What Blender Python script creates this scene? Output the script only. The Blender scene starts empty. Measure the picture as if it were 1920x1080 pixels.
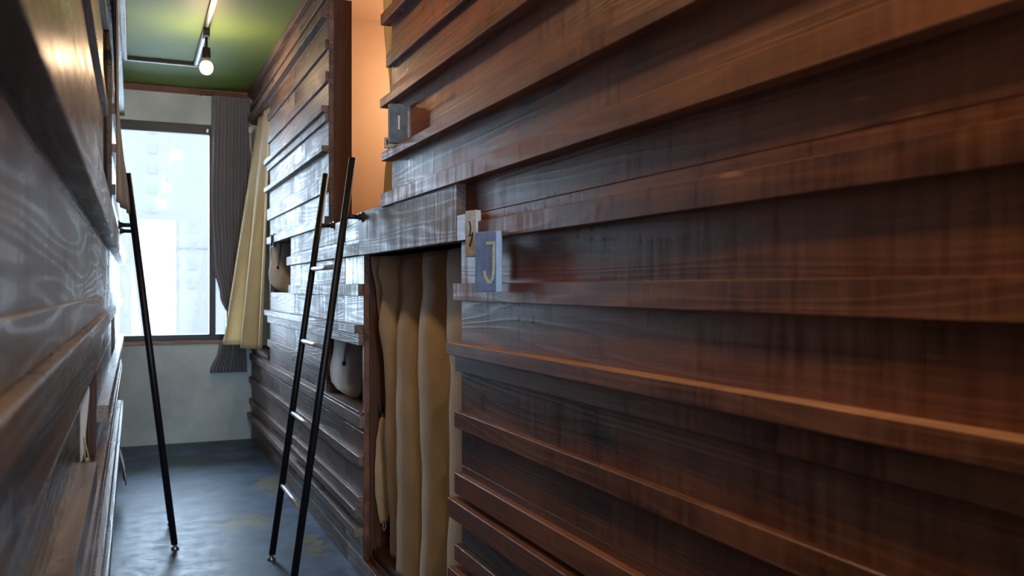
import bpy, bmesh, math, random
from math import sin, cos, pi, radians, atan, tan, hypot
from mathutils import Vector, Matrix
random.seed(7)
C = bpy.context.scene.collection
S = bpy.context.scene

# ------------------------------------------------------------------ camera, world, sun, exposure
CAM_H = 1.11
YAW = atan((960 - 250) / 1650.0)
cam = bpy.data.cameras.new('camera')
cam.sensor_width = 36.0
cam.lens = 36.0 * 1650 / 1920
cam.clip_start = 0.02
cam.clip_end = 600
cam.dof.use_dof = True
cam.dof.focus_distance = 2.7
cam.dof.aperture_fstop = 5.0
cam_o = bpy.data.objects.new('camera', cam)
cam_o.location = (0, 0, CAM_H)
cam_o.rotation_euler = (pi / 2, 0, -YAW)
C.objects.link(cam_o)
S.camera = cam_o
S.view_settings.view_transform = 'Standard'
S.view_settings.look = 'None'
S.view_settings.exposure = 1.62
S.view_settings.gamma = 1.0
S.view_settings.use_curve_mapping = False

W = bpy.data.worlds.new('daylight'); S.world = W
W.use_nodes = True
bg = W.node_tree.nodes['Background']
bg.inputs['Color'].default_value = (0.62, 0.79, 1.0, 1)
bg.inputs['Strength'].default_value = 10.0

sun = bpy.data.lights.new('sun', 'SUN')
sun.energy = 3.2; sun.angle = radians(3); sun.color = (1, 0.95, 0.88)
sun_o = bpy.data.objects.new('sun', sun)
sun_o.rotation_euler = (radians(48), 0, radians(12))    # shines towards the far facade, never in at the window
C.objects.link(sun_o)
sun_o.location = (0, -5, 12)

# ------------------------------------------------------------------ helpers
def tag(o, label=None, cat=None, group=None, kind=None):
    if label: o['label'] = label
    if cat: o['category'] = cat
    if group: o['group'] = group
    if kind: o['kind'] = kind
    return o

def empty(name, loc, label, cat, group=None):
    o = bpy.data.objects.new(name, None)
    o.empty_display_size = 0.05
    o.location = loc
    C.objects.link(o)
    return tag(o, label, cat, group)

def obj(name, bm, mat, parent=None, smooth=False, loc=(0, 0, 0), mats=None):
    me = bpy.data.meshes.new(name)
    bmesh.ops.recalc_face_normals(bm, faces=bm.faces)
    bm.to_mesh(me); bm.free()
    me.materials.append(mat)
    for m in (mats or []): me.materials.append(m)
    if smooth:
        for p in me.polygons: p.use_smooth = True
    o = bpy.data.objects.new(name, me)
    C.objects.link(o)
    o.location = loc
    if parent: o.parent = parent
    return o

def NB():
    bm = bmesh.new()
    bm.faces.layers.float.new('rnd')
    return bm

def box(bm, x0, x1, y0, y1, z0, z1, bev=0.0, mi=0, rnd=None):
    lay = bm.faces.layers.float.get('rnd') or bm.faces.layers.float.new('rnd')
    r = random.random() if rnd is None else rnd
    t = bmesh.new()
    m = Matrix.Translation(((x0+x1)/2, (y0+y1)/2, (z0+z1)/2)) @ Matrix.Diagonal((x1-x0, y1-y0, z1-z0, 1))
    bmesh.ops.create_cube(t, size=1, matrix=m)
    if bev:
        bmesh.ops.bevel(t, geom=list(t.edges), offset=bev, segments=1, affect='EDGES')
    vm = {v: bm.verts.new(v.co) for v in t.verts}
    for f in t.faces:
        g = bm.faces.new([vm[v] for v in f.verts]); g[lay] = r; g.material_index = mi
    t.free()
    return bm

def tube(bm, p0, p1, r, n=14, r1=None):
    p0, p1 = Vector(p0), Vector(p1)
    d = p1 - p0
    q = d.to_track_quat('Z', 'Y').to_matrix().to_4x4()
    m = Matrix.Translation((p0 + p1) / 2) @ q
    bmesh.ops.create_cone(bm, cap_ends=True, cap_tris=False, segments=n, radius1=r, radius2=r if r1 is None else r1, depth=d.length, matrix=m)
    return bm

def path_tube(bm, pts, r, n=8):
    """one continuous tube along points"""
    pts = [Vector(p) for p in pts]
    rings = []
    for i, p in enumerate(pts):
        d = (pts[min(i+1, len(pts)-1)] - pts[max(i-1, 0)]).normalized()
        a = d.orthogonal().normalized()
        if rings:
            a = (pa - d * pa.dot(d)).normalized()
        pa = a
        b = d.cross(a)
        rings.append([bm.verts.new(p + (a*cos(2*pi*k/n) + b*sin(2*pi*k/n)) * r) for k in range(n)])
    for A, B in zip(rings, rings[1:]):
        for k in range(n):
            bm.faces.new((A[k], A[(k+1) % n], B[(k+1) % n], B[k]))
    bm.faces.new(rings[0]); bm.faces.new(list(reversed(rings[-1])))
    return bm

def lathe(bm, prof, c=(0, 0, 0), n=24):
    rings = []
    for r, z in prof:
        if r < 1e-5: rings.append([bm.verts.new((c[0], c[1], c[2]+z))])
        else: rings.append([bm.verts.new((c[0]+r*cos(2*pi*k/n), c[1]+r*sin(2*pi*k/n), c[2]+z)) for k in range(n)])
    for A, B in zip(rings, rings[1:]):
        for k in range(n):
            a, b = A[k % len(A)], A[(k+1) % len(A)]
            c2, d = B[(k+1) % len(B)], B[k % len(B)]
            vs = []
            for v in (a, b, c2, d):
                if v not in vs: vs.append(v)
            if len(vs) > 2: bm.faces.new(vs)
    return bm

def grid(f, nu, nv):
    bm = bmesh.new()
    g = [[bm.verts.new(f(i/nu, j/nv)) for i in range(nu+1)] for j in range(nv+1)]
    for j in range(nv):
        for i in range(nu):
            bm.faces.new((g[j][i], g[j][i+1], g[j+1][i+1], g[j+1][i]))
    return bm

def cloth(name, f, nu, nv, mat, parent=None, th=0.0025):
    o = obj(name, grid(f, nu, nv), mat, parent, smooth=True)
    m = o.modifiers.new('thickness', 'SOLIDIFY'); m.thickness = th; m.offset = 0
    return o

def interp(t, ks):
    if t <= ks[0][0]: return ks[0][1]
    for (a, va), (b, vb) in zip(ks, ks[1:]):
        if t <= b:
            s = (t-a)/(b-a); s = s*s*(3-2*s)
            return va + (vb-va)*s
    return ks[-1][1]

# ------------------------------------------------------------------ materials
def nmat(name):
    m = bpy.data.materials.new(name); m.use_nodes = True
    nt = m.node_tree
    return m, nt, nt.nodes['Principled BSDF']

class G:
    def __init__(s, nt): s.nt = nt
    def n(s, t, ins=None, **kw):
        nd = s.nt.nodes.new(t)
        for k, v in kw.items(): setattr(nd, k, v)
        for k, v in (ins or {}).items():
            if hasattr(v, 'is_output'): s.nt.links.new(v, nd.inputs[k])
            else: nd.inputs[k].default_value = v
        return nd
    def math(s, op, a, b=0.0, clamp=False):
        return s.n('ShaderNodeMath', {0: a, 1: b}, operation=op, use_clamp=clamp).outputs[0]
    def vmath(s, op, a, b): return s.n('ShaderNodeVectorMath', {0: a, 1: b}, operation=op).outputs[0]
    def noise(s, vec, scale, detail=3, rough=0.5, dist=0.0):
        return s.n('ShaderNodeTexNoise', {'Vector': vec, 'Scale': scale, 'Detail': detail, 'Roughness': rough, 'Distortion': dist}).outputs[0]
    def ramp(s, fac, stops):
        r = s.n('ShaderNodeValToRGB', {0: fac}); e = r.color_ramp.elements
        while len(e) > 1: e.remove(e[0])
        e[0].position = stops[0][0]; e[0].color = (*stops[0][1], 1)
        for p, c in stops[1:]:
            x = e.new(p); x.color = (*c, 1)
        return r.outputs[0]
    def mix(s, f, a, b, mode='MIX'):
        nd = s.nt.nodes.new('ShaderNodeMix'); nd.data_type = 'RGBA'; nd.blend_type = mode
        for i, v in ((0, f), (6, a), (7, b)):
            if hasattr(v, 'is_output'): s.nt.links.new(v, nd.inputs[i])
            else: nd.inputs[i].default_value = v if not isinstance(v, tuple) or len(v) == 4 else (*v, 1)
        return nd.outputs[2]
    def bump(s, h, strength=0.3, dist=0.002, normal=None):
        ins = {'Height': h, 'Strength': strength, 'Distance': dist}
        if normal: ins['Normal'] = normal
        return s.n('ShaderNodeBump', ins).outputs[0]
    def link(s, a, b): s.nt.links.new(a, b)

def wood(name, dark, mid, light, rough=0.42, bump=0.5, spec=0.5, axis='y', streak=1.0):
    m, nt, b = nmat(name); g = G(nt)
    tc = g.n('ShaderNodeTexCoord').outputs['Object']
    at = g.n('ShaderNodeAttribute', attribute_name='rnd').outputs['Fac']
    oi = g.n('ShaderNodeObjectInfo').outputs['Random']
    r = g.math('ADD', at, oi)
    off = g.n('ShaderNodeCombineXYZ', {0: g.math('MULTIPLY', r, 3.7), 1: g.math('MULTIPLY', r, 31.0), 2: g.math('MULTIPLY', r, 17.0)}).outputs[0]
    v = g.vmath('ADD', tc, off)
    v = v if axis == 'y' else v
    sc = {'y': (9, 0.85, 12), 'z': (9, 12, 0.85), 'x': (0.85, 9, 12)}[axis]
    sf = {'y': (90, 3, 160), 'z': (90, 160, 3), 'x': (3, 90, 160)}[axis]
    sv = {'y': (3, 55, 4), 'z': (3, 4, 55), 'x': (55, 3, 4)}[axis]
    field = g.noise(g.vmath('MULTIPLY', v, sc), 1.0, 1.0, 0.4, 0.25)
    sp = g.n('ShaderNodeSeparateXYZ', {0: v}).outputs
    cross = g.math('ADD', sp[0] if axis != 'x' else sp[1], sp[2] if axis != 'z' else sp[1])
    rings = g.math('SINE', g.math('ADD', g.math('MULTIPLY', field, 62.0), g.math('MULTIPLY', cross, 230.0)))
    rings = g.math('MULTIPLY_ADD', rings, 0.5); rings.node.inputs[2].default_value = 0.5
    rings = g.math('POWER', rings, 3.0)
    fine = g.noise(g.vmath('MULTIPLY', v, sf), 1.0, 3, 0.6)
    blotch = g.noise(g.vmath('MULTIPLY', v, {'y': (3, 1.6, 5), 'z': (3, 5, 1.6), 'x': (1.6, 3, 5)}[axis]), 1.0, 3, 0.6)
    vert = g.noise(g.vmath('MULTIPLY', v, sv), 1.0, 3, 0.6)
    f = g.math('ADD', g.math('MULTIPLY', blotch, 0.75), g.math('MULTIPLY', fine, 0.25))
    f = g.math('ADD', f, g.math('MULTIPLY', g.math('SUBTRACT', r, 1.0), 0.10))
    f = g.math('ADD', f, g.math('MULTIPLY', g.math('SUBTRACT', vert, 0.5), 0.30 * streak))
    col = g.ramp(f, [(0.36, dark), (0.5, mid), (0.65, light)])
    col = g.mix(g.math('MULTIPLY', rings, 0.22), col, tuple(c*1.5+0.01 for c in light))
    # dark oval knots
    vo = g.n('ShaderNodeTexVoronoi', {'Vector': g.vmath('MULTIPLY', v, {'y': (4, 2.6, 7), 'z': (4, 7, 2.6), 'x': (2.6, 4, 7)}[axis]), 'Scale': 1.0, 'Randomness': 1.0}).outputs['Distance']
    kn = g.n('ShaderNodeMapRange', {0: vo, 1: 0.07, 2: 0.19, 3: 0.85, 4: 0.0}).outputs[0]
    col = g.mix(kn, col, tuple(c*0.35 for c in dark))
    # pale scuffs and scratches along the grain
    sc1 = g.noise(g.vmath('MULTIPLY', v, {'y': (20, 7, 90), 'z': (20, 90, 7), 'x': (7, 20, 90)}[axis]), 1.0, 2, 0.5)
    col = g.mix(g.n('ShaderNodeMapRange', {0: sc1, 1: 0.71, 2: 0.78, 3: 0.0, 4: 0.5}).outputs[0], col, tuple(min(1, c*2.6+.02) for c in light))
    g.link(col, b.inputs['Base Color'])
    rr = g.math('ADD', g.math('MULTIPLY', g.math('SUBTRACT', vert, 0.5), 0.55*streak), g.math('MULTIPLY', g.math('SUBTRACT', blotch, 0.5), 0.45))
    rr = g.math('SUBTRACT', rr, g.math('MULTIPLY', rings, 0.08))
    g.link(g.math('MAXIMUM', g.math('ADD', rr, rough), 0.27), b.inputs['Roughness'])
    b.inputs['Specular IOR Level'].default_value = spec
    h = g.math('ADD', g.math('MULTIPLY', rings, 0.38), g.math('MULTIPLY', fine, 0.5))
    h = g.math('ADD', h, g.math('MULTIPLY', vert, 0.6*streak))
    g.link(g.bump(h, bump, 0.0012), b.inputs['Normal'])
    return m

M = {}
M['wood'] = wood('stained_wood', (0.066, 0.020, 0.008), (0.145, 0.046, 0.018), (0.24, 0.084, 0.034), rough=0.46, spec=0.5)
M['batten'] = wood('stained_batten', (0.085, 0.025, 0.010), (0.210, 0.070, 0.028), (0.33, 0.120, 0.048), rough=0.48, spec=0.42)
M['wood_grey'] = wood('grey_stained_wood', (0.055, 0.034, 0.028), (0.145, 0.098, 0.085), (0.27, 0.20, 0.175), rough=0.52, bump=0.7, spec=0.17)  # greyer, paler tones of the stained wood for beam and far boards
M['batten_grey'] = wood('grey_stained_batten', (0.075, 0.046, 0.037), (0.175, 0.118, 0.100), (0.31, 0.225, 0.195), rough=0.52, bump=0.7, spec=0.17)  # same greyer tones for the far battens
M['wood_left'] = wood('left_wall_wood', (0.040, 0.023, 0.016), (0.105, 0.063, 0.045), (0.20, 0.13, 0.095), rough=0.36, bump=0.22, spec=0.5, streak=0.6)
M['batten_left'] = wood('left_wall_batten', (0.050, 0.028, 0.019), (0.125, 0.075, 0.052), (0.23, 0.145, 0.105), rough=0.36, bump=0.20, spec=0.55, streak=0.5)
M['raw'] = wood('pale_raw_edge', (0.32, 0.13, 0.06), (0.46, 0.20, 0.10), (0.60, 0.30, 0.16), rough=0.6, spec=0.3)
M['brown_ply'] = wood('red_brown_lining', (0.065, 0.024, 0.012), (0.09, 0.033, 0.017), (0.115, 0.043, 0.022), rough=0.6, bump=0.15, axis='z', streak=0.2, spec=0.3)
M['sillwood'] = wood('light_sill_wood', (0.35, 0.20, 0.12), (0.45, 0.27, 0.17), (0.55, 0.35, 0.22), rough=0.5, axis='x', streak=0.2)

def simple(name, col, rough=0.5, metal=0.0, nscale=8.0, var=0.15, bump=0.0, bs=60.0, spec=0.5):
    m, nt, b = nmat(name); g = G(nt)
    tc = g.n('ShaderNodeTexCoord').outputs['Object']
    nz = g.noise(tc, nscale, 5, 0.6)
    col2 = g.ramp(nz, [(0.3, tuple(c*(1-var) for c in col)), (0.7, tuple(min(1, c*(1+var)) for c in col))])
    g.link(col2, b.inputs['Base Color'])
    b.inputs['Roughness'].default_value = rough
    b.inputs['Metallic'].default_value = metal
    b.inputs['Specular IOR Level'].default_value = spec
    if bump:
        g.link(g.bump(g.noise(tc, bs, 4, 0.6), bump, 0.002), b.inputs['Normal'])
    return m

def fabric(name, col, trans=0.0, weave=900.0, var=0.12, bump=0.35):
    m, nt, b = nmat(name); g = G(nt)
    tc = g.n('ShaderNodeTexCoord').outputs['Object']
    a = g.noise(g.vmath('MULTIPLY', tc, (40, 40, weave)), 1.0, 2, 0.6)
    c = g.noise(g.vmath('MULTIPLY', tc, (weave, weave, 40)), 1.0, 2, 0.6)
    w = g.math('MULTIPLY', g.math('ADD', a, c), 0.5)
    w = g.math('ADD', g.math('MULTIPLY', w, 0.7), g.math('MULTIPLY', g.noise(tc, 7.0, 3), 0.3))
    cl = g.ramp(w, [(0.35, tuple(x*(1-var*1.6) for x in col)), (0.65, tuple(min(1, x*(1+var)) for x in col))])
    g.link(cl, b.inputs['Base Color'])
    b.inputs['Roughness'].default_value = 0.9
    b.inputs['Specular IOR Level'].default_value = 0.15
    b.inputs['Sheen Weight'].default_value = 0.3
    bp = g.bump(w, bump, 0.0015)
    g.link(bp, b.inputs['Normal'])
    if trans:
        t = g.n('ShaderNodeBsdfTranslucent', {'Color': cl})
        mx = g.n('ShaderNodeMixShader', {0: trans, 1: b.outputs[0], 2: t.outputs[0]})
        g.link(mx.outputs[0], nt.nodes['Material Output'].inputs['Surface'])
    return m

M['orange'] = simple('orange_painted_lining', (0.56, 0.37, 0.24), 0.7, nscale=3, var=0.06, bump=0.05, spec=0.2)
M['black'] = simple('black_powder_coated_steel', (0.010, 0.010, 0.013), 0.42, 0.0, 30, 0.2, spec=0.4)
M['steel'] = simple('worn_bare_steel', (0.55, 0.55, 0.56), 0.35, 1.0, 40, 0.2)
M['rung'] = simple('worn_grey_rung_paint', (0.55, 0.55, 0.56), 0.35, 0.2, 40, 0.3)
M['frame'] = simple('dark_window_aluminium', (0.02, 0.022, 0.03), 0.4, 0.2, 20, 0.1)
M['plaster'] = simple('grey_trowelled_plaster', (0.70, 0.81, 0.88), 0.75, 0, 2.2, 0.22, 0.25, 14)
M['whiteblock'] = simple('whitewashed_block', (0.80, 0.87, 0.96), 0.8, 0, 60, 0.28, 0.5, 150)
M['blue'] = simple('chalky_blue_paint', (0.28, 0.42, 0.80), 0.6, 0, 25, 0.30, 0.4, 90)
M['blueedge'] = simple('lighter_blue_edge', (0.50, 0.66, 0.95), 0.6, 0, 25, 0.12)  # lighter tone of the block's blue, on its near end face only
M['darkblue'] = simple('dark_slate_blue_paint', (0.10, 0.13, 0.18), 0.6, 0, 30, 0.4, 0.4, 90)
M['cream'] = simple('cream_lettering', (0.98, 0.92, 0.66), 0.7, 0, 80, 0.25)
M['chalk'] = simple('chalk_white_lettering', (0.7, 0.7, 0.7), 0.7, 0, 80, 0.25)
M['ink'] = simple('black_brush_ink', (0.02, 0.02, 0.02), 0.7, 0, 60, 0.3)
M['grey_curtain'] = fabric('grey_curtain_cloth', (0.34, 0.33, 0.37), 0.15)
M['yellow_curtain'] = fabric('butter_yellow_curtain_cloth', (0.98, 0.81, 0.54), 0.35)
M['tan_curtain'] = fabric('tan_canvas_curtain_cloth', (0.70, 0.50, 0.30), 0.08)
M['tan_dark'] = fabric('backlit_brown_canvas', (0.22, 0.14, 0.085), 0.08)  # backlit shade of the upper left curtain is put into this brown
M['canvas'] = fabric('off_white_canvas', (0.92, 0.94, 0.95), 0.05)
M['pouch'] = fabric('tan_pouch_cloth', (0.62, 0.45, 0.28), 0.0)
M['cord'] = fabric('pale_cotton_cord', (0.55, 0.45, 0.30))
M['blackcord'] = simple('black_cord', (0.015, 0.015, 0.015), 0.7)
M['green_tie'] = fabric('pale_green_tieback', (0.35, 0.62, 0.50))
M['whiteplastic'] = simple('white_plastic', (0.75, 0.75, 0.75), 0.4)
M['mat'] = simple('dark_red_mat', (0.05, 0.012, 0.008), 0.8, 0, 60, 0.3, 0.3, 300)
M['facade'] = simple('pale_tiled_facade', (0.060, 0.058, 0.055), 0.9, 0, 0.3, 0.03, spec=0)
M['facade2'] = simple('pale_blue_grey_facade', (0.055, 0.058, 0.060), 0.9, 0, 0.3, 0.04, spec=0)
M['winglass'] = simple('distant_window_glass', (0.054, 0.055, 0.056), 0.9, 0, 0.3, 0.05, spec=0)
M['asphalt'] = simple('asphalt', (0.20, 0.21, 0.22), 0.9, 0, 0.3, 0.1)

def mk_floor():
    m, nt, b = nmat('polished_stained_concrete'); g = G(nt)
    tc = g.n('ShaderNodeTexCoord').outputs['Object']
    big = g.noise(tc, 3.4, 7, 0.68, 0.3)
    sm = g.noise(tc, 14.0, 6, 0.7, 0.4)
    f = g.math('ADD', g.math('MULTIPLY', big, 0.78), g.math('MULTIPLY', sm, 0.22))
    col = g.ramp(f, [(0.36, (0.026, 0.042, 0.066)), (0.48, (0.060, 0.095, 0.170)), (0.57, (0.10, 0.150, 0.25)), (0.70, (0.19, 0.25, 0.36))])
    teal = g.noise(g.vmath('ADD', tc, (3, 5, 0)), 1.7, 4, 0.6)
    col = g.mix(g.n('ShaderNodeMapRange', {0: teal, 1: 0.52, 2: 0.68, 3: 0.0, 4: 0.7}).outputs[0], col, (0.055, 0.10, 0.085))
    jit = g.n('ShaderNodeTexNoise', {'Vector': tc, 'Scale': 11.0, 'Detail': 3.0}).outputs[1]
    vj = g.vmath('ADD', tc, g.vmath('MULTIPLY', g.vmath('SUBTRACT', jit, (.5, .5, .5)), (0.3, 0.6, 0.3)))
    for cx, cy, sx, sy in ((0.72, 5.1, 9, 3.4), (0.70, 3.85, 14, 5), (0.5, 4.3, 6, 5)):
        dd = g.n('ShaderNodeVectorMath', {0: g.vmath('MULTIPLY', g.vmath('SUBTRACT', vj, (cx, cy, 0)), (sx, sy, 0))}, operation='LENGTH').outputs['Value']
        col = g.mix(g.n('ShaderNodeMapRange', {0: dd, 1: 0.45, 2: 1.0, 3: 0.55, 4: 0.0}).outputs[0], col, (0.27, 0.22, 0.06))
    g.link(col, b.inputs['Base Color'])
    b.inputs['Specular IOR Level'].default_value = 0.12
    g.link(g.n('ShaderNodeMapRange', {0: sm, 1: 0.3, 2: 0.7, 3: 0.34, 4: 0.56}).outputs[0], b.inputs['Roughness'])
    g.link(g.bump(f, 0.12, 0.003), b.inputs['Normal'])
    return m
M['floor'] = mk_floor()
M['ceiling'] = simple('green_painted_ceiling', (0.150, 0.245, 0.036), 0.6, 0, 1.2, 0.08, 0.08, 5)

def mk_glass():
    m, nt, b = nmat('clear_window_glass'); g = G(nt)
    tr = g.n('ShaderNodeBsdfTransparent', {'Color': (0.95, 0.97, 0.97, 1)})
    gl = g.n('ShaderNodeBsdfGlossy', {'Roughness': 0.02})
    fr = g.n('ShaderNodeFresnel', {'IOR': 1.45})
    mx = g.n('ShaderNodeMixShader', {0: fr.outputs[0], 1: tr.outputs[0], 2: gl.outputs[0]})
    g.link(mx.outputs[0], nt.nodes['Material Output'].inputs['Surface'])
    return m
M['glass'] = mk_glass()

def emis(name, col, strength):
    m, nt, b = nmat(name)
    b.inputs['Base Color'].default_value = (1, 1, 1, 1)
    b.inputs['Emission Color'].default_value = (*col, 1)
    b.inputs['Emission Strength'].default_value = strength
    return m
M['bulb'] = emis('warm_glowing_bulb', (1.0, 0.60, 0.27), 30.0)
M['bulbneck'] = simple('frosted_bulb_neck', (0.8, 0.65, 0.5), 0.4)

# ------------------------------------------------------------------ room shell
XL, XR, YE, YB, ZC = -0.09, 0.80, 6.72, -4.2, 2.545
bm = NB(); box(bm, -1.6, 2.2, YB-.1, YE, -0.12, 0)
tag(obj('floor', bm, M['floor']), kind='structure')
bm = NB(); box(bm, -1.6, 2.2, YB-.1, YE+.25, ZC, ZC+.12)
tag(obj('ceiling', bm, M['ceiling']), kind='structure')
WX0, WX1, WZ0, WZ1 = -0.115, 0.66, 0.735, 2.29
bm = NB()
box(bm, -1.6, 2.2, YE, YE+.2, -0.12, WZ0, rnd=.1)
box(bm, -1.6, 2.2, YE, YE+.2, WZ1, ZC, rnd=.1)
box(bm, -1.6, WX0, YE, YE+.2, WZ0, WZ1, rnd=.1)
box(bm, WX1, 2.2, YE, YE+.2, WZ0, WZ1, rnd=.1)
tag(obj('wall_end', bm, M['plaster']), kind='structure')
BX0, BX1, BZ0, BZ1 = -0.06, 0.77, 0.15, 2.42
bm = NB()
box(bm, -1.6, BX0, YB-.1, YB, 0, ZC, rnd=.1); box(bm, BX1, 2.2, YB-.1, YB, 0, ZC, rnd=.1)
box(bm, BX0, BX1, YB-.1, YB, 0, BZ0, rnd=.1); box(bm, BX0, BX1, YB-.1, YB, BZ1, ZC, rnd=.1)
tag(obj('wall_back', bm, M['plaster']), kind='structure')
# outer skin behind the bunk cells
bm = NB(); box(bm, 2.1, 2.2, YB, YE, 0, ZC)
tag(obj('wall_outer_right', bm, M['plaster']), kind='structure')
bm = NB(); box(bm, -1.6, -1.5, YB, YE, 0, ZC)
tag(obj('wall_outer_left', bm, M['plaster']), kind='structure')

# ---- window
win = bpy.data.objects.new('window_1', None); C.objects.link(win); tag(win, kind='structure')
win.location = (0.27, YE, WZ0)
def wpart(name, bm, m):
    o = obj(name, bm, m); o.parent = win
    o.matrix_parent_inverse = Matrix.Translation(win.location).inverted()
    return o
bm = NB()
fy0, fy1 = YE+.02, YE+.075
box(bm, WX0, WX1, fy0-.01, fy1, WZ1-.07, WZ1, .003)
box(bm, WX0, WX1, fy0-.01, fy1, WZ0, WZ0+.04, .003)
box(bm, WX0, WX0+.02, fy0, fy1, WZ0, WZ1, .003)
box(bm, WX1-.035, WX1, fy0, fy1, WZ0, WZ1, .003)
wpart('window_frame', bm, M['frame'])
bm = NB(); box(bm, 0.505, 0.55, fy0-.012, fy1, WZ0+.03, WZ1-.06, .003); wpart('mullion', bm, M['frame'])
bm = NB(); box(bm, WX0, WX1, YE+.05, YE+.056, WZ0+.03, WZ1-.05); wpart('pane', bm, M['glass'])
bm = NB(); box(bm, WX0, 0.60, YE-.015, YE+.03, WZ0-.028, WZ0, .003); wpart('window_sill', bm, M['sillwood'])
bm = NB(); box(bm, 0.485, 0.50, YE+.0, YE+.02, WZ1-.055, WZ1-.03, .002); wpart('latch', bm, M['steel'])

added_win = bpy.data.objects.new('added_rear_window', None); C.objects.link(added_win); tag(added_win, kind='structure')  # rear window, unseen, added behind the camera to brighten the interior
added_win.location = (.355, YB, BZ0)
bm = NB()
for b in ((BX0, BX1, YB-.06, YB-.02, BZ0, BZ0+.04), (BX0, BX1, YB-.06, YB-.02, BZ1-.04, BZ1), (BX0, BX0+.035, YB-.06, YB-.02, BZ0, BZ1), (BX1-.035, BX1, YB-.06, YB-.02, BZ0, BZ1)): box(bm, *b, .002)
o = obj('window_frame', bm, M['frame'], added_win); o.matrix_parent_inverse = Matrix.Translation(added_win.location).inverted()
bm = NB(); box(bm, BX0, BX1, YB-.045, YB-.04, BZ0+.03, BZ1-.03)
o = obj('pane', bm, M['glass'], added_win); o.matrix_parent_inverse = Matrix.Translation(added_win.location).inverted()
p2 = bpy.data.lights.new('window_portal', 'AREA'); p2.shape = 'RECTANGLE'; p2.size = BX1-BX0; p2.size_y = BZ1-BZ0; p2.cycles.is_portal = True
p2o = bpy.data.objects.new('window_portal', p2); p2o.location = ((BX0+BX1)/2, YB-.08, (BZ0+BZ1)/2); p2o.rotation_euler = (radians(90), 0, 0)
C.objects.link(p2o)

portal = bpy.data.lights.new('window_portal', 'AREA')
portal.shape = 'RECTANGLE'; portal.size = WX1-WX0; portal.size_y = WZ1-WZ0
portal.cycles.is_portal = True
po = bpy.data.objects.new('window_portal', portal)
po.location = ((WX0+WX1)/2, YE+.15, (WZ0+WZ1)/2); po.rotation_euler = (radians(-90), 0, 0)
C.objects.link(po)

bm = NB(); box(bm, -0.1, 0.8, YE-.022, YE, ZC-.045, ZC, .003)
tag(obj('trim_1', bm, M['wood']), kind='structure')

# ---- timber walls built from boards with openings
def boards(bm, rows, y0, y1, holes, xf, th, side, joints=()):
    for z0, z1 in zip(rows, rows[1:]):
        iv = [(y0, y1)]
        for a, b, c, d in holes:
            if c < z1-1e-4 and d > z0+1e-4:
                nx = []
                for p, q in iv:
                    if b <= p or a >= q: nx.append((p, q)); continue
                    if a > p: nx.append((p, a))
                    if b < q: nx.append((b, q))
                iv = nx
        for p, q in iv:
            cuts = [p] + sorted(j for j in joints if p+.05 < j < q-.05) + [q]
            for a, b in zip(cuts, cuts[1:]):
                t = random.uniform(0, 0.0025)
                ga = 0.004 if a in joints else 0
                x0 = xf + side*t
                box(bm, min(x0, x0+side*th), max(x0, x0+side*th), a+ga, b, z0+.0004, z1-.0004, 0.0009)

RH = [(2.20, 3.28, .075, 1.234), (2.885, 3.93, 1.39, 2.40), (3.30, 3.98, .640, .890),
      (4.96, 5.74, 1.083, 1.385), (5.78, 6.72, .685, 2.31)]
rows = [0, .075, .17, .30, .43, .56, .640, .76, .890, .95, 1.083, 1.234, 1.30, 1.385, 1.39, 1.555, 1.735, 1.88, 2.05, 2.20, 2.31, 2.40, 2.47, ZC]
rows = [r for r in rows if abs(r-1.385) > 1e-6]
RH[3] = (4.96, 5.74, 1.083, 1.39)
def split_rows(near):
    return rows
bm = NB(); boards(bm, rows, YB, 3.6, RH, XR, .022, 1)
wr = tag(obj('wall_right', bm, M['wood'], mats=[M['raw']]), kind='structure')
bm = NB(); boards(bm, rows, 3.6, YE, RH, XR, .022, 1, joints=(4.83,))
obj('plank_panel', bm, M['wood_grey'], wr)

def batten(y0, y1, z0, z1, t, side=1, xf=XR, parent=None, mat='batten', raw=False, name='batten'):
    bm = NB()
    xa, xb = xf + side*0.004, xf - side*t
    box(bm, min(xa, xb), max(xa, xb), y0, y1, z0, z1, 0.0014)
    if raw:
        for f in bm.faces:
            if f.calc_center_median().z > z1-.0012: f.material_index = 1
    # slight hand-cut wander of the free edges
    return obj(name, bm, M[mat], parent, mats=[M['raw']])

near_lo, near_hi = 2.20, 2.885
for z0, z1, t, e, raw in [(1.229, 1.274, .024, 2.10, 0), (1.076, 1.122, .018, 2.215, 0), (.934, .966, .034, 2.225, 1), (.890, .933, .014, 2.21, 0),
                     (.740, .783, .016, 2.21, 0), (.566, .620, .016, 2.21, 0), (.503, .552, .030, 2.225, 0),
                     (.388, .430, .016, 2.21, 0), (.320, .368, .030, 2.225, 0), (.20, .245, .016, 2.21, 0), (.10, .14, .03, 2.22, 0)]:
    batten(YB, e, z0, z1, t, 1, XR, wr, raw=bool(raw))
for z0, z1, t, e in [(1.383, 1.428, .032, 2.91), (1.537, 1.566, .032, 2.90), (1.5665, 1.615, .016, 2.42), (1.720, 1.750, .032, 2.92), (1.7505, 1.79, .004, 2.895),
                     (1.855, 1.901, .016, 2.90), (1.998, 2.034, .032, 2.91), (2.14, 2.18, .016, 2.9), (2.27, 2.31, .032, 2.91)]:
    batten(YB, e, z0, z1, t, 1, XR, wr)
# beam over the lower opening, a single wide board
batten(2.17, 3.26, 1.232, 1.392, .024, 1, XR, wr, mat='wood_grey', name='beam')
batten(2.102, 2.168, 1.232, 1.30, .024, 1, XR, wr, name='batten')
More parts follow.
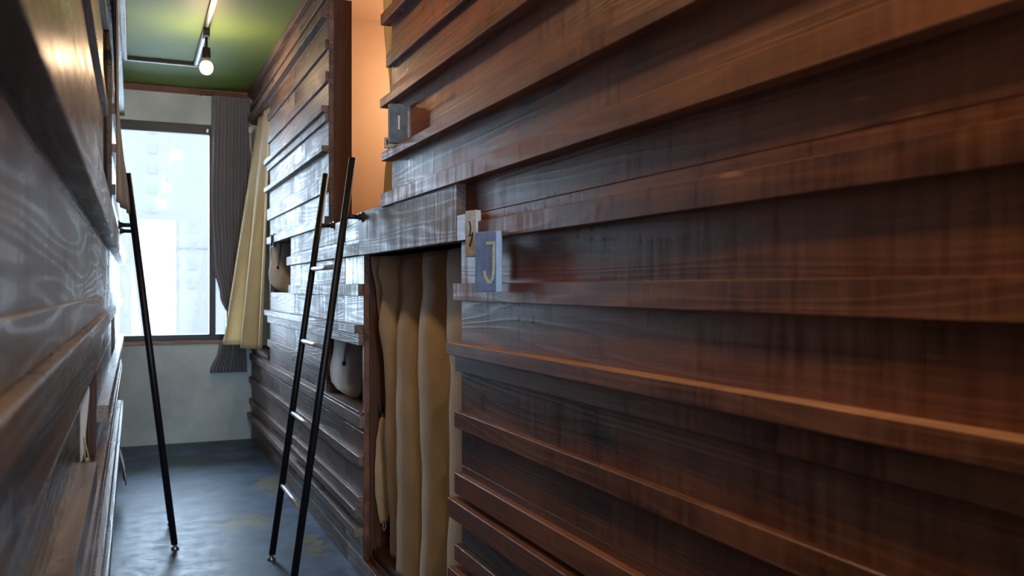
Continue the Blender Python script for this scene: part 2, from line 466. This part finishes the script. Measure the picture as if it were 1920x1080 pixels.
# far panel
fa = 5.76
for a, b, z0, z1, t in [(3.265, 4.95, 1.234, 1.280, .024), (3.3, 4.94, 1.080, 1.126, .016), (3.29, 5.80, .938, .970, .032), (3.29, 5.77, .892, .937, .016),
                        (3.99, 5.76, .740, .785, .016), (3.27, 4.82, .582, .628, .018), (4.84, 6.72, .582, .628, .016), (3.29, 4.82, .430, .471, .018), (4.84, 6.72, .420, .46, .018), 
                        (3.29, 4.81, .272, .316, .016), (4.84, 6.72, .262, .30, .018), (3.29, 4.80, .240, .271, .032), (3.29, 6.72, .166, .199, .032),
                        (3.93, 5.79, 1.388, 1.431, .018), (3.94, 5.82, 1.540, 1.612, .013), (3.94, 5.82, 1.720, 1.748, .030),
                        (3.94, 5.80, 1.857, 1.896, .013), (3.94, 5.83, 1.897, 1.927, .030), (3.94, 5.79, 2.031, 2.080, .012),
                        (3.94, 5.80, 2.178, 2.222, .012), (3.94, 6.72, 2.318, 2.356, .034), (2.8, 6.72, 2.405, 2.440, .018), (2.8, 6.72, 2.50, 2.545, .03)]:
    batten(a, b, z0, z1, t, 1, XR, wr, mat='batten_grey')
# sill board of the niche
bm = NB(); box(bm, .785, 1.05, 3.303, 4.0, .628, .641, .001); obj('niche_sill', bm, M['batten_grey'], wr)

# ---- bunk cells behind the right wall
def panel(parent, name, mat, *b):
    bm = NB(); box(bm, *b); return obj(name, bm, M[mat], parent)
# upper cell
panel(wr, 'jamb', 'brown_ply', .802, .905, 3.932, 3.965, 1.39, 2.405)
panel(wr, 'lining', 'orange', .83, 1.95, 4.55, 4.58, 1.33, 2.54)
panel(wr, 'lining', 'orange', 1.93, 1.96, 1.0, 4.55, 1.33, 2.54)
panel(wr, 'lining', 'brown_ply', .825, 1.93, 1.0, 1.03, 1.33, 2.54)
panel(wr, 'lining', 'orange', .826, .834, 3.97, 4.55, 1.40, 2.53)
panel(wr, 'bunk_floor', 'brown_ply', .823, 1.93, 1.03, 4.55, 1.31, 1.335)
panel(wr, 'lining', 'orange', .823, 1.93, 1.03, 4.55, 2.52, 2.54)
# lower cell
panel(wr, 'jamb', 'brown_ply', .823, 1.93, 3.275, 3.30, .09, 1.30)
panel(wr, 'jamb', 'brown_ply', .802, .823, 3.281, 3.299, .076, 1.233)
panel(wr, 'bunk_floor', 'brown_ply', .823, 1.93, 1.0, 3.275, .0, .095)
panel(wr, 'lining', 'brown_ply', 1.93, 1.96, 1.0, 3.28, .09, 1.31)
panel(wr, 'lining', 'brown_ply', .823, 1.93, .97, 1.0, .0, 1.31)
# niches
for a, b, z0, z1 in ((3.30, 3.98, .628, .89), (4.96, 5.74, 1.075, 1.39)):
    bm = NB()
    box(bm, 1.05, 1.07, a-.02, b+.02, z0-.02, z1+.02)
    box(bm, .823, 1.05, b, b+.02, z0-.02, z1+.02)
    box(bm, .823, 1.05, a-.02, a-.001, z0-.02, z1+.02)
    box(bm, .823, 1.05, a, b, z1+.0005, z1+.02)
    box(bm, .823, 1.05, a, b, z0-.02, z0-.001)
    obj('niche_box', bm, M['brown_ply'], wr)
# far cell by the window
panel(wr, 'lining', 'brown_ply', 1.5, 1.53, 5.76, 6.72, .64, 2.34)
panel(wr, 'lining', 'brown_ply', .823, 1.5, 5.75, 5.775, .64, 2.34)
panel(wr, 'bunk_floor', 'brown_ply', .79, 1.5, 5.78, 6.72, .655, .686)
panel(wr, 'lining', 'brown_ply', .823, 1.5, 5.78, 6.72, 2.312, 2.34)
# ---- left wall
LH = [(1.83, 2.63, .660, .888), (3.2, 4.5, 1.36, 2.3), (4.35, 5.2, .075, 1.0)]
rowsL = [0, .075, .2, .33, .47, .57, .660, .78, .888, 1.0, 1.04, 1.25, 1.36, 1.53, 1.69, 1.84, 2.0, 2.15, 2.3, 2.42, ZC]
bm = NB(); boards(bm, rowsL, YB, YE, LH, XL, .022, -1, joints=(4.83,))
wl = tag(obj('wall_left', bm, M['wood_left']), kind='structure')
for a, b, z0, z1, xf in [(YB, 6.72, 1.268, 1.356, .0565), (YB, 6.72, 1.0365, 1.088, .083), (YB, 6.72, 1.000, 1.036, .067),
                         (YB, 1.80, .742, .789, .0616), (2.65, 6.72, .742, .789, .0616), (YB, 6.0, .625, .666, .068),
                         (YB, 6.3, .604, .624, .066), (YB, 5.2, .466, .506, .0616), (YB, 6.0, .37, .41, .055), (YB, 4.3, .20, .24, .07),
                         (YB, 3.15, 1.667, 1.712, .0757), (4.55, 6.72, 1.55, 1.6, .0757), (YB, 3.15, 1.95, 1.985, .0757), (YB, 3.15, 1.986, 2.06, .080),
                         (YB, 4.6, 2.18, 2.22, .072), (4.55, 6.72, 1.75, 1.79, .06), (4.55, 6.72, 1.93, 1.98, .07),
                         (YB, 6.72, 2.31, 2.36, .055), (YB, 4.9, 2.40, 2.44, .04), (YB, 5.6, 2.441, 2.545, .033)]:
    batten(a, b, z0, z1, 0.09 - xf, -1, XL, wl, mat='batten_left')
bm = NB()
box(bm, -.36, -.34, 1.80, 2.66, .64, .91); box(bm, -.34, -.112, 2.63, 2.65, .64, .91); box(bm, -.34, -.112, 1.81, 1.829, .64, .91)
box(bm, -.34, -.112, 1.83, 2.63, .8885, .91); box(bm, -.34, -.09, 1.83, 2.63, .64, .6595)
obj('niche_box', bm, M['brown_ply'], wl)
bm = NB(); box(bm, -.112, -.092, 2.606, 2.629, .6605, .8875); obj('jamb', bm, M['brown_ply'], wl)
# upper left cell and lower left cell
panel(wl, 'lining', 'brown_ply', -1.3, -.113, 4.50, 4.53, 1.33, 2.4)
panel(wl, 'lining', 'brown_ply', -1.3, -.113, 3.17, 3.20, 1.33, 2.4)
panel(wl, 'lining', 'brown_ply', -1.33, -1.3, 3.17, 4.53, 1.33, 2.4)
panel(wl, 'lining', 'brown_ply', -1.3, -.113, 3.2, 4.5, 2.301, 2.34)
panel(wl, 'bunk_floor', 'brown_ply', -1.3, -.113, 3.2, 4.5, 1.33, 1.359)
panel(wl, 'lining', 'brown_ply', -1.3, -.113, 5.20, 5.23, 0, 1.2)
panel(wl, 'lining', 'brown_ply', -1.3, -.113, 4.32, 4.35, 0, 1.2)
panel(wl, 'lining', 'brown_ply', -1.33, -1.3, 4.32, 5.23, 0, 1.2)
panel(wl, 'bunk_floor', 'brown_ply', -1.3, -.113, 4.35, 5.2, 0, .074)
panel(wl, 'lining', 'brown_ply', -1.3, -.113, 4.35, 5.2, 1.001, 1.03)

# ------------------------------------------------------------------ ladders
def ladder(y0, y1, xf, xt, ztop, side, xwall, label):
    """two leaning tube rails at y0 and y1; foot at x=xf, top at x=xt"""
    base = Vector((xf, (y0+y1)/2, 0))
    root = empty('ladder', base, label, 'ladder', 'black steel bunk ladders')
    def at(z, y): 
        s = z/ztop
        return Vector((xf + (xt-xf)*s, y, z)) - base
    for y in (y0, y1):
        bm = bmesh.new(); tube(bm, at(.022, y), at(ztop, y), .0135, 18)
        rail = obj('rail', bm, M['black'], root, smooth=False)
        for p in rail.data.polygons: p.use_smooth = len(p.vertices) == 4
        bm = bmesh.new()
        p = at(.0, y)
        lathe(bm, [(0, 0), (.016, 0), (.017, .006), (.008, .010), (.007, .028), (0, .03)], p)
        obj('foot', bm, M['steel'], rail, smooth=True)
        z = 1.372
        q = at(z, y); e = Vector((xwall, y, z)) - base
        bm = bmesh.new(); tube(bm, q, e + Vector((-side*.004, 0, 0)), .0085, 12)
        br = obj('bracket', bm, M['black'], root)
        for p in br.data.polygons: p.use_smooth = len(p.vertices) == 4
        bm = bmesh.new(); tube(bm, e + Vector((-side*.006, 0, 0)), e + Vector((-side*.0003, 0, 0)), .019, 18)
        tube(bm, e + Vector((-side*.017, 0, 0)), e + Vector((-side*.006, 0, 0)), .012, 12)
        obj('flange', bm, M['black'], br)
    for z in (.303, .597, .892, 1.189):
        bm = bmesh.new(); tube(bm, at(z, y0+.010), at(z, y1-.010), .0095, 14)
        r = obj('rung', bm, M['rung'], root)
        for p in r.data.polygons: p.use_smooth = len(p.vertices) == 4
    return root
ladder(3.20, 3.69, .518, .740, 1.588, 1, XR-.024, 'black ladder with worn grey rungs leaning on the right wall below the orange opening')
ladder(4.00, 4.42, .163, -.022, 1.588, -1, XL+.0315, 'black steel ladder seen edge-on, leaning on the left bunk wall in front of the window')

# ------------------------------------------------------------------ curtains
def pleat(u, n, p=1.0):
    a = abs(sin(pi*n*u)); return a**p

# grey window curtain
def fgrey(u, v):
    z = 2.495 - v*(2.495-.50)
    xl = interp(z, [(.50, .505), (.66, .565), (.84, .628), (.90, .628), (1.05, .575), (1.3, .522), (1.7, .500), (2.495, .520)])
    xr = interp(z, [(.50, .765), (.84, .745), (.90, .745), (1.2, .775), (2.495, .785)])
    x = xl + (xr-xl)*u
    a = interp(z, [(.5, .034), (.8, .014), (.87, .009), (1.0, .016), (1.6, .028), (2.3, .028), (2.495, .012)])
    y = 6.655 + a*sin(2*pi*11*u + .6*sin(3*z)) + .4*a*sin(2*pi*5*u+1)
    if u < .04: x += 0
    return (x, y, z)
gc = cloth('window_curtain', fgrey, 170, 60, M['grey_curtain'])
tag(gc, 'dark grey pleated curtain tied back at the right side of the window', 'curtain')
bm = bmesh.new()
path_tube(bm, [(.686+.068*cos(t), 6.655+.030*sin(t), .87+.004*cos(t)) for t in [2*pi*k/24 for k in range(25)]], .007, 8)
obj('tieback', bm, M['green_tie'], gc, smooth=True)
bm = bmesh.new(); tube(bm, (.44, 6.655, 2.505), (.785, 6.655, 2.505), .009, 12)
cr = obj('curtain_rail', bm, M['wood']); tag(cr, 'short dark curtain rail on the end wall above the grey curtain', 'curtain rail')
for k in range(9):
    bm = bmesh.new(); x = .53+k*.03
    path_tube(bm, [(x, 6.655+.013*cos(t), 2.505+.013*sin(t)) for t in [2*pi*i/12 for i in range(13)]], .002, 6)
    obj('curtain_ring', bm, M['wood'], cr, smooth=True)
bm = NB(); box(bm, .44, .452, 6.655, 6.72, 2.495, 2.52); obj('rail_bracket', bm, M['wood'], cr)

# butter-yellow curtain billowing out of the far opening
def fyel(u, v):
    z = 2.302 - v*(2.302-.725)
    s = v**1.0
    tx, ty = .815, 6.42 - .64*u
    bx, by = .590 + .20*u, 6.27 - .42*u
    if u > .8: pass
    x = tx + (bx-tx)*s; y = ty + (by-ty)*s
    a = .008 + .034*s
    ph = 2*pi*2.2*u + .9
    nx, ny = (-.9, -.35)
    w = a*sin(ph)
    return (x + nx*w, y + ny*w*1.2, z - .012*u*(1-u)*4*s + .01*sin(6*u)*s)
yc = cloth('bunk_curtain', fyel, 90, 40, M['yellow_curtain'])
tag(yc, 'butter yellow curtain billowing out of the right wall opening beside the window', 'curtain')

# tan curtain of the lower bunk
KN = [0, .235, .455, .685, 1.0]
def ftan(u, v):
    z = 1.228 - v*(1.228-.128)
    top = [3.25, 3.08, 2.83, 2.585, 2.14]
    bot = [3.25, 3.05, 2.76, 2.53, 2.12]
    # which fold
    k = max(i for i in range(4) if u >= KN[i]-1e-9)
    s = (u-KN[k])/(KN[k+1]-KN[k])
    w = interp(v, [(0, 0), (.25, .22), (1, 1)])
    e = [a + (b-a)*w for a, b in zip(top, bot)]
    if k >= 2: 
        pass
    # third fold edge wanders before the last fold flares out
    dd = interp(v, [(0, 0), (.1, .005), (.38, -.075), (.55, -.07), (1, -.03)])
    e[3] += dd
    y = e[k] + (e[k+1]-e[k])*s
    bulge = (sin(pi*min(1, s*1.0)))**.55
    pin = interp(v, [(0, .018), (.06, .03), (.11, .024), (.25, .05), (1, .062)])
    xl = interp(v, [(0, .824), (.12, .842), (.5, .915), (1, .965)])
    x = (.895 if k else xl + (.895-xl)*s) - pin*bulge*(1 if k else min(1, s*2)**2)
    if k == 3:
        x += .012*interp(v, [(0, 0), (.3, 0), (.5, -1), (1, -1)])
    x += .003*sin(9*z + 5*k) + .0015*sin(31*z+2*k)
    y += .006*sin(6*z + k)
    return (x, y, z)
tcn = cloth('bunk_curtain', ftan, 160, 50, M['tan_curtain'])
tag(tcn, 'tan canvas curtain hanging in deep folds in the lower bunk opening below the beam', 'curtain')

# brown-tan curtain gathered at the near side of the upper opening
def fup(u, v):
    z = 2.35 - v*(2.35-1.40)
    yl = interp(v, [(0, 3.16), (.30, 3.10), (.62, 2.99), (.72, 2.99), (.9, 3.09), (1, 3.13)])
    yr = 2.87
    y = yl + (yr-yl)*u
    x = .845 + .018*cos(2*pi*2.2*u) - .012*(1-u)
    return (x, y, z)
ucn = cloth('bunk_curtain', fup, 50, 30, M['tan_curtain'])
tag(ucn, 'narrow tan curtain gathered at the near edge of the upper orange-walled opening', 'curtain')

# curtain peeking from the left upper opening beside the ladder
def fl(u, v):
    z = 2.25 - v*(2.25-1.415)
    y = 3.42 + .55*u
    xo = interp(v, [(0, -.075), (.45, -.062), (1, -.012)])
    x = -.055 + (xo+.055)*u + .006*sin(2*pi*2*u)
    return (x, y, z)
lc = cloth('bunk_curtain', fl, 40, 24, M['tan_dark'])
tag(lc, 'curtain edge, backlit shade in its brown, sticking out of the left wall above the edge-on ladder brackets', 'curtain')
def fl2(u, v):
    z = .95 - v*(.95-.125)
    y = 4.78 + .38*u
    x = interp(v, [(0, -.098), (.62, -.092), (1, -.036)]) + .006*sin(2*pi*1.5*u)*v*v - .012*u
    return (x, y, z)
lc2 = cloth('bunk_curtain', fl2, 30, 24, M['tan_dark'])
tag(lc2, 'brown curtain hem poking out low from the left wall just above the floor', 'curtain')

# ------------------------------------------------------------------ drawstring bags
def bag(cx, cy, z0, w, h, label, loops=True):
    root = empty('drawstring_bag', (cx, cy, z0), label, 'bag', 'canvas drawstring bags in the wall niches')
    if cx > 0: root.rotation_euler = (0, 0, radians(-30))
    def f(u, v):
        a = 2*pi*u
        zz = h*(1-v)
        ww = w/2*interp(v, [(0, .90), (.08, .90), (.3, .93), (.6, 1.0), (.8, .96), (.92, .76), (1.0, .40)])
        dd = .018*interp(v, [(0, .5), (.3, .7), (.65, 1.3), (.9, 1.0), (1, .15)])
        dd *= 1 + .25*sin(5*a + 3*v)
        low = .03*(cos(a))*interp(v, [(0, 0), (.7, .3), (1, 1)])
        return (ww*cos(a) + .006*sin(7*v), dd*sin(a), zz - low*h*1.6)
    bmx = grid(f, 48, 30)
    bmesh.ops.remove_doubles(bmx, verts=bmx.verts, dist=1e-5)
    bmesh.ops.holes_fill(bmx, edges=[e for e in bmx.edges if e.is_boundary])
    obj('bag_body', bmx, M['canvas'], root, smooth=True)
    # central seam cord with toggle
    bm = bmesh.new()
    path_tube(bm, [(.006, -.020, h*.99), (.003, -.026, h*.80), (-.005, -.030, h*.62), (-.008, -.031, h*.50)], .0016, 6)
    path_tube(bm, [(.010, -.020, h*.99), (.009, -.026, h*.80), (.004, -.030, h*.62), (-.006, -.031, h*.50)], .0016, 6)
    cd = obj('drawstring', bm, M['blackcord'], root, smooth=True)
    bm = bmesh.new(); lathe(bm, [(0, -.010), (.006, -.008), (.0085, 0), (.006, .008), (0, .010)], (-.008, -.032, h*.49), 14)
    obj('toggle', bm, M['black'], cd, smooth=True)
    if loops:
        bm = bmesh.new()
        path_tube(bm, [(w*.40, -.012, h*.28), (w*.47, -.016, h*.14), (w*.51, -.014, h*.03), (w*.47, -.016, -.004+h*.03), (w*.43, -.014, h*.06), (w*.42, -.013, h*.18), (w*.40, -.012, h*.28)], .0018, 6)
        lathe(bm, [(0, -.006), (.005, -.003), (.006, .002), (0, .007)], (w*.47, -.016, h*.035), 10)
        obj('cord_loop', bm, M['cord'], root, smooth=True)
    return root
bag(.850, 3.76, .645, .150, .29, 'off-white canvas drawstring bag with black cord in the niche behind the near ladder')
bag(.838, 5.56, 1.088, .145, .30, 'pale canvas drawstring bag hanging in the small niche beside the yellow curtain')
bag(-.162, 2.50, .664, .115, .24, 'drawstring bag with a dangling cord loop in the left wall niche')

# hanging tan pouch on the jamb of the lower bunk
root = empty('cloth_pouch', (.866, 3.255, .19), 'slim tan cloth pouch hanging from a hook inside the lower bunk opening', 'pouch')
def fp(u, v):
    a = 2*pi*u; h = .40
    ww = .033*interp(v, [(0, .22), (.06, .45), (.25, .80), (.5, .98), (.7, 1.0), (.88, .72), (.97, .55), (1, .50)])
    return (ww*cos(a) + .006*v, .008*sin(a)*(1+.2*sin(12*v)), h*(1-v) + .03)
bmx = grid(fp, 24, 24); bmesh.ops.remove_doubles(bmx, verts=bmx.verts, dist=1e-5); bmesh.ops.holes_fill(bmx, edges=[e for e in bmx.edges if e.is_boundary])
obj('pouch_body', bmx, M['pouch'], root, smooth=True)
bm = bmesh.new(); path_tube(bm, [(.0, -.002, .42), (-.004, 0, .44), (0, 0, .455), (.004, 0, .44), (0, .002, .42)], .0014, 6)
obj('hanging_cord', bm, M['cord'], root, smooth=True)
bm = bmesh.new(); path_tube(bm, [(.004, -.004, .035), (0, -.004, .012), (.006, -.004, 0), (.013, -.004, .012), (.010, -.004, .035)], .002, 6)
obj('tail_loop', bm, M['chalk'], root, smooth=True)
root = empty('wall_hook', (.866, 3.273, .63), 'small black hook on the jamb holding the slim tan pouch', 'hook')
bm = bmesh.new(); lathe(bm, [(0, -.03), (.010, -.026), (.012, 0), (.010, .022), (0, .028)], (0, 0, .012), 14)
bmesh.ops.scale(bm, vec=(1, .4, 1), verts=bm.verts)
obj('hook_plate', bm, M['black'], root, smooth=True)
bm = bmesh.new(); path_tube(bm, [(0, 0, .015), (0, -.012, .005), (0, -.018, .008), (0, -.020, .016)], .003, 6)
obj('hook_arm', bm, M['black'], root, smooth=True)

# ------------------------------------------------------------------ signs
def stroke(pts, w, d=.0012):
    """flat raised lettering on a plane facing -x, pts are (y, z)"""
    bm = bmesh.new()
    P = [Vector((0, a, b)) for a, b in pts]
    L, R = [], []
    for i, p in enumerate(P):
        t = (P[min(i+1, len(P)-1)] - P[max(i-1, 0)]).normalized()
        n = Vector((0, -t.z, t.y)) * w/2
        L.append(bm.verts.new(p+n)); R.append(bm.verts.new(p-n))
    fs = [bm.faces.new((L[i], L[i+1], R[i+1], R[i])) for i in range(len(P)-1)]
    r = bmesh.ops.extrude_face_region(bm, geom=fs)
    bmesh.ops.translate(bm, vec=(-d, 0, 0), verts=[v for v in r['geom'] if isinstance(v, bmesh.types.BMVert)])
    return bm

def join(bms):
    me = bpy.data.meshes.new('tmp'); out = bmesh.new()
    for b in bms:
        b.to_mesh(me); b.free(); out.from_mesh(me)
    bpy.data.meshes.remove(me)
    return out

# blue J sign
RZ = radians(16)
def block_sign(x, y, z, w, h, t, mat, label, mounts, edge=None):
    """origin at the near front corner; local +y runs along the face, away from the camera"""
    o = empty('letter_sign', (x, y, z), label, 'sign', 'bunk letter blocks')
    o.rotation_euler = (0, 0, RZ)
    bm = NB(); box(bm, 0, t, 0, w, 0, h, .0012)
    for f in bm.faces:
        if edge and f.calc_center_median().y < .0015: f.material_index = 1
    obj('block', bm, M[mat], o, mats=[M[edge]] if edge else None)
    for m in mounts:
        bm = NB(); box(bm, *m); obj('mount', bm, M['wood'], o)
    return o
js = block_sign(.762, 1.861, 1.101, .082, .140, .017, 'blue', 'chalky blue wooden block painted with a cream letter J', [(.0172, .045, .040, .066, .03, .11)], 'blueedge')
def Y(u): return .082*(1-u)
J1 = [(Y(.55), .1125), (Y(.93), .112)]
J2 = [(Y(.875), .112), (Y(.875), .09), (Y(.87), .06), (Y(.86), .044), (Y(.82), .031), (Y(.74), .0235), (Y(.65), .022), (Y(.56), .027), (Y(.48), .036), (Y(.44), .048)]
lt = obj('letter', join([stroke(J1, .007), stroke(J2, .0082)]), M['cream'], js, loc=(-.0001, 0, 0))
lt['label'] = 'cream painted letter J'
# whitewashed block behind it
ws = block_sign(.770, 2.012, 1.187, .0445, .114, .016, 'whiteblock', 'whitewashed block with black brush strokes, half behind the blue J block', [(.0162, .027, .012, .034, .06, .10)])
def Y(u): return .0445*(1-u)
s1 = [(Y(.42), .088), (Y(.52), .075), (Y(.50), .060), (Y(.36), .050)]
s2 = [(Y(.72), .060), (Y(.66), .048), (Y(.54), .036), (Y(.42), .026)]
s3 = [(Y(.50), .052), (Y(.75), .056)]
lt = obj('letter', join([stroke(s1, .003), stroke(s2, .0035), stroke(s3, .0022)]), M['ink'], ws, loc=(-.0001, 0, 0))
# dark I sign above, standing on the batten and facing down the corridor
isg = empty('letter_sign', (.785, 2.69, 1.567), 'dark slate blue block with a white letter I beside the upper opening', 'sign', 'bunk letter blocks')
bm = NB(); box(bm, -.045, .012, .0, .022, 0, .123, .0012)
obj('block', bm, M['darkblue'], isg)
lt = obj('letter', join([stroke([(0, .085), (0, .045)], .0045), stroke([(-.004, .085), (.004, .085)], .002), stroke([(-.004, .045), (.004, .045)], .002)]), M['chalk'], isg, loc=(-.016, -.0001, 0))
lt.rotation_euler = (0, 0, pi/2)
w2 = empty('letter_sign', (.785, 2.80, 1.567), 'tiny visible edge of a white block behind the dark letter I block', 'sign', 'bunk letter blocks')
bm = NB(); box(bm, -.032, .012, -.008, .008, 0, .034, .001); obj('block', bm, M['whiteblock'], w2)
bm = NB(); box(bm, -.028, -.024, -.009, -.008, .008, .026); obj('letter', bm, M['ink'], w2)

# small black latch on the far boards and a white curtain hook near the window
lk = empty('door_bolt', (.798, 5.50, 1.32), 'small black bolt on the grey boards above the far niche', 'bolt')
bm = NB(); box(bm, -.02, -.0005, -.03, .03, .04, .12, .002); obj('bolt_plate', bm, M['black'], lk)
bm = bmesh.new(); tube(bm, (-.024, 0, .045), (-.024, 0, .115), .006, 10); obj('bolt_pin', bm, M['black'], lk, smooth=True)
hk = empty('curtain_hook', (.785, 6.60, 1.90), 'white plastic hook with a hanging white strap beside the yellow curtain', 'hook')
bm = NB(); box(bm, -.02, .004, -.015, .015, .33, .375, .003); obj('hook_body', bm, M['whiteplastic'], hk)
bm = bmesh.new(); path_tube(bm, [(-.010, 0, .335), (-.006, 0, .25), (0, -.01, .18), (.006, -.02, .08), (.008, -.03, 0)], .006, 8); obj('strap', bm, M['whiteplastic'], hk, smooth=True)

# ------------------------------------------------------------------ track lights
TX = .367
tr = empty('light_track', (TX, 3.0, ZC), 'black ceiling light track running along the corridor', 'track')
bm = NB(); box(bm, -.017, .017, -7.0, 2.93, -.021, -.0005, .002)
obj('track_rail', bm, M['black'], tr)
bm = NB(); box(bm, -.006, .006, -6.99, 2.92, -.0225, -.0212); obj('track_slot', bm, M['steel'], tr)
tr2 = empty('light_track', (.14, 5.96, ZC), 'black ceiling light track crossing the ceiling towards the left wall', 'track')
bm = NB(); box(bm, -.20, .244, -.017, .017, -.021, -.0005, .002); obj('track_rail', bm, M['black'], tr2)
bm = NB(); box(bm, -.19, .235, -.006, .006, -.0225, -.0212); obj('track_slot', bm, M['steel'], tr2)
def track_lamp(y, label, power):
    root = empty('track_lamp', (TX, y, ZC-.022), label, 'lamp', 'bare bulbs on the ceiling track')
    bm = NB(); box(bm, -.016, .016, -.035, .035, -.045, -.0015, .003); obj('adapter', bm, M['black'], root)
    bm = bmesh.new(); tube(bm, (0, 0, -.105), (0, 0, -.043), .007, 12); obj('stem', bm, M['black'], root, smooth=False)
    bm = bmesh.new(); lathe(bm, [(0, .0), (.020, 0), (.021, -.004), (.023, -.055), (.020, -.060), (0, -.060)], (0, 0, -.10), 24); obj('socket', bm, M['black'], root)
    bm = bmesh.new(); lathe(bm, [(.0, .004), (.014, .004), (.016, -.012), (.026, -.024)], (0, 0, -.160), 24)
    neck = obj('bulb_neck', bm, M['bulbneck'], root, smooth=True)
    bm = bmesh.new(); lathe(bm, [(.024, -.020), (.032, -.034), (.034, -.050), (.031, -.066), (.022, -.078), (.010, -.084), (0, -.085)], (0, 0, -.160), 28)
    obj('bulb', bm, M['bulb'], neck, smooth=True)
    l = bpy.data.lights.new('bulb_light', 'POINT'); l.energy = power; l.color = (1.0, .72, .46); l.shadow_soft_size = .045
    lo = bpy.data.objects.new('bulb_light', l); lo.location = (0, 0, -.215); lo.parent = root; C.objects.link(lo)
    return root
track_lamp(5.08, 'lit bare bulb hanging from the ceiling track near the window', 6.5)
track_lamp(2.3, 'added unseen bulb on the ceiling track above the middle of the corridor', 8.5)  # out-of-frame bulb, added because the interior was too dark
track_lamp(.2, 'added unseen bulb on the ceiling track above the near end of the corridor', 19.0)  # another added bulb, out of view, lifts the near boards
# reading lamp inside the upper bunk
rl = empty('reading_lamp', (1.45, 4.15, 2.515), 'small warm reading lamp inside the orange upper bunk', 'lamp')
bm = bmesh.new(); lathe(bm, [(0, 0), (.035, 0), (.05, -.03), (.045, -.034), (0, -.012)], (0, 0, -.275), 20); obj('lamp_shade', bm, M['black'], rl, smooth=True)
bm = bmesh.new(); lathe(bm, [(0, -.014), (.02, -.018), (.022, -.03), (.012, -.042), (0, -.046)], (0, 0, -.30), 16); obj('bulb', bm, M['bulb'], rl, smooth=True)
bm = bmesh.new(); tube(bm, (0, 0, -.316), (0, 0, 0), .004, 8); obj('cord', bm, M['black'], rl)
l = bpy.data.lights.new('bunk_light', 'POINT'); l.energy = 4.6; l.color = (1, .74, .50); l.shadow_soft_size = .05
lo = bpy.data.objects.new('bunk_light', l); lo.location = (0, 0, -.40); lo.parent = rl; C.objects.link(lo)

# mat on the floor of the lower bunk
mt = obj('bunk_mat', box(NB(), .83, 1.75, 1.2, 3.26, .0955, .125, .006), M['mat']); tag(mt, 'dark red mat on the floor of the lower bunk behind the tan curtain', 'mat')

# ------------------------------------------------------------------ outside the window
gp = obj('street_ground', box(NB(), -120, 160, 12, 400, -9.2, -9), M['asphalt']); tag(gp, kind='structure')
tb = empty('tower_block', (0, 130, -9), 'tall pale tower block far outside the window', 'building')
def opart(parent, name, b, m): 
    o = obj(name, box(NB(), *b), M[m], parent); return o
opart(tb, 'wall', (-2.5, 22, 0, 14, 0, 41), 'facade')
for k in range(9):
    z = 9 + 8.6 + (k-3)*2.72 
    opart(tb, 'window', (1.9, 3.0, -.06, 0, z, z+1.3), 'winglass')
for k in range(4):
    for x in (4.6, 6.9, 9.9):
        z = 9 + .4 + k*2.6
        opart(tb, 'window', (x, x+1.1, -.06, 0, z+.6, z+1.9), 'winglass')
opart(tb, 'cornice', (1.0, 12, -.10, 0, 15.6, 15.75), 'winglass')
bb = empty('slim_tower', (-6, 150, -9), 'pale blue tower behind the white tower block at the left of the window', 'building')
opart(bb, 'wall', (-6, 2.5, 0, 10, 0, 44), 'facade2')
for k in range(8):
    opart(bb, 'window', (.4, 1.6, -.06, 0, 14+k*4, 16+k*4), 'winglass')
lb = empty('low_building', (8, 70, -9), 'low pale building with a terrace railing outside the window', 'building')
opart(lb, 'wall', (-9, 6, 0, 10, 0, 5.6), 'facade')
opart(lb, 'roof_hut', (-1.3, .2, .5, 4, 5.6, 8.0), 'facade2')
opart(lb, 'chimney', (-5.9, -5.3, 1, 2, 5.6, 7.9), 'winglass')
bm = NB()
box(bm, -8.6, 5, -.02, .02, 6.55, 6.6)
for k in range(46): box(bm, -8.6+k*.3, -8.57+k*.3, -.01, .02, 5.6, 6.55)
obj('railing', bm, M['winglass'], lb)
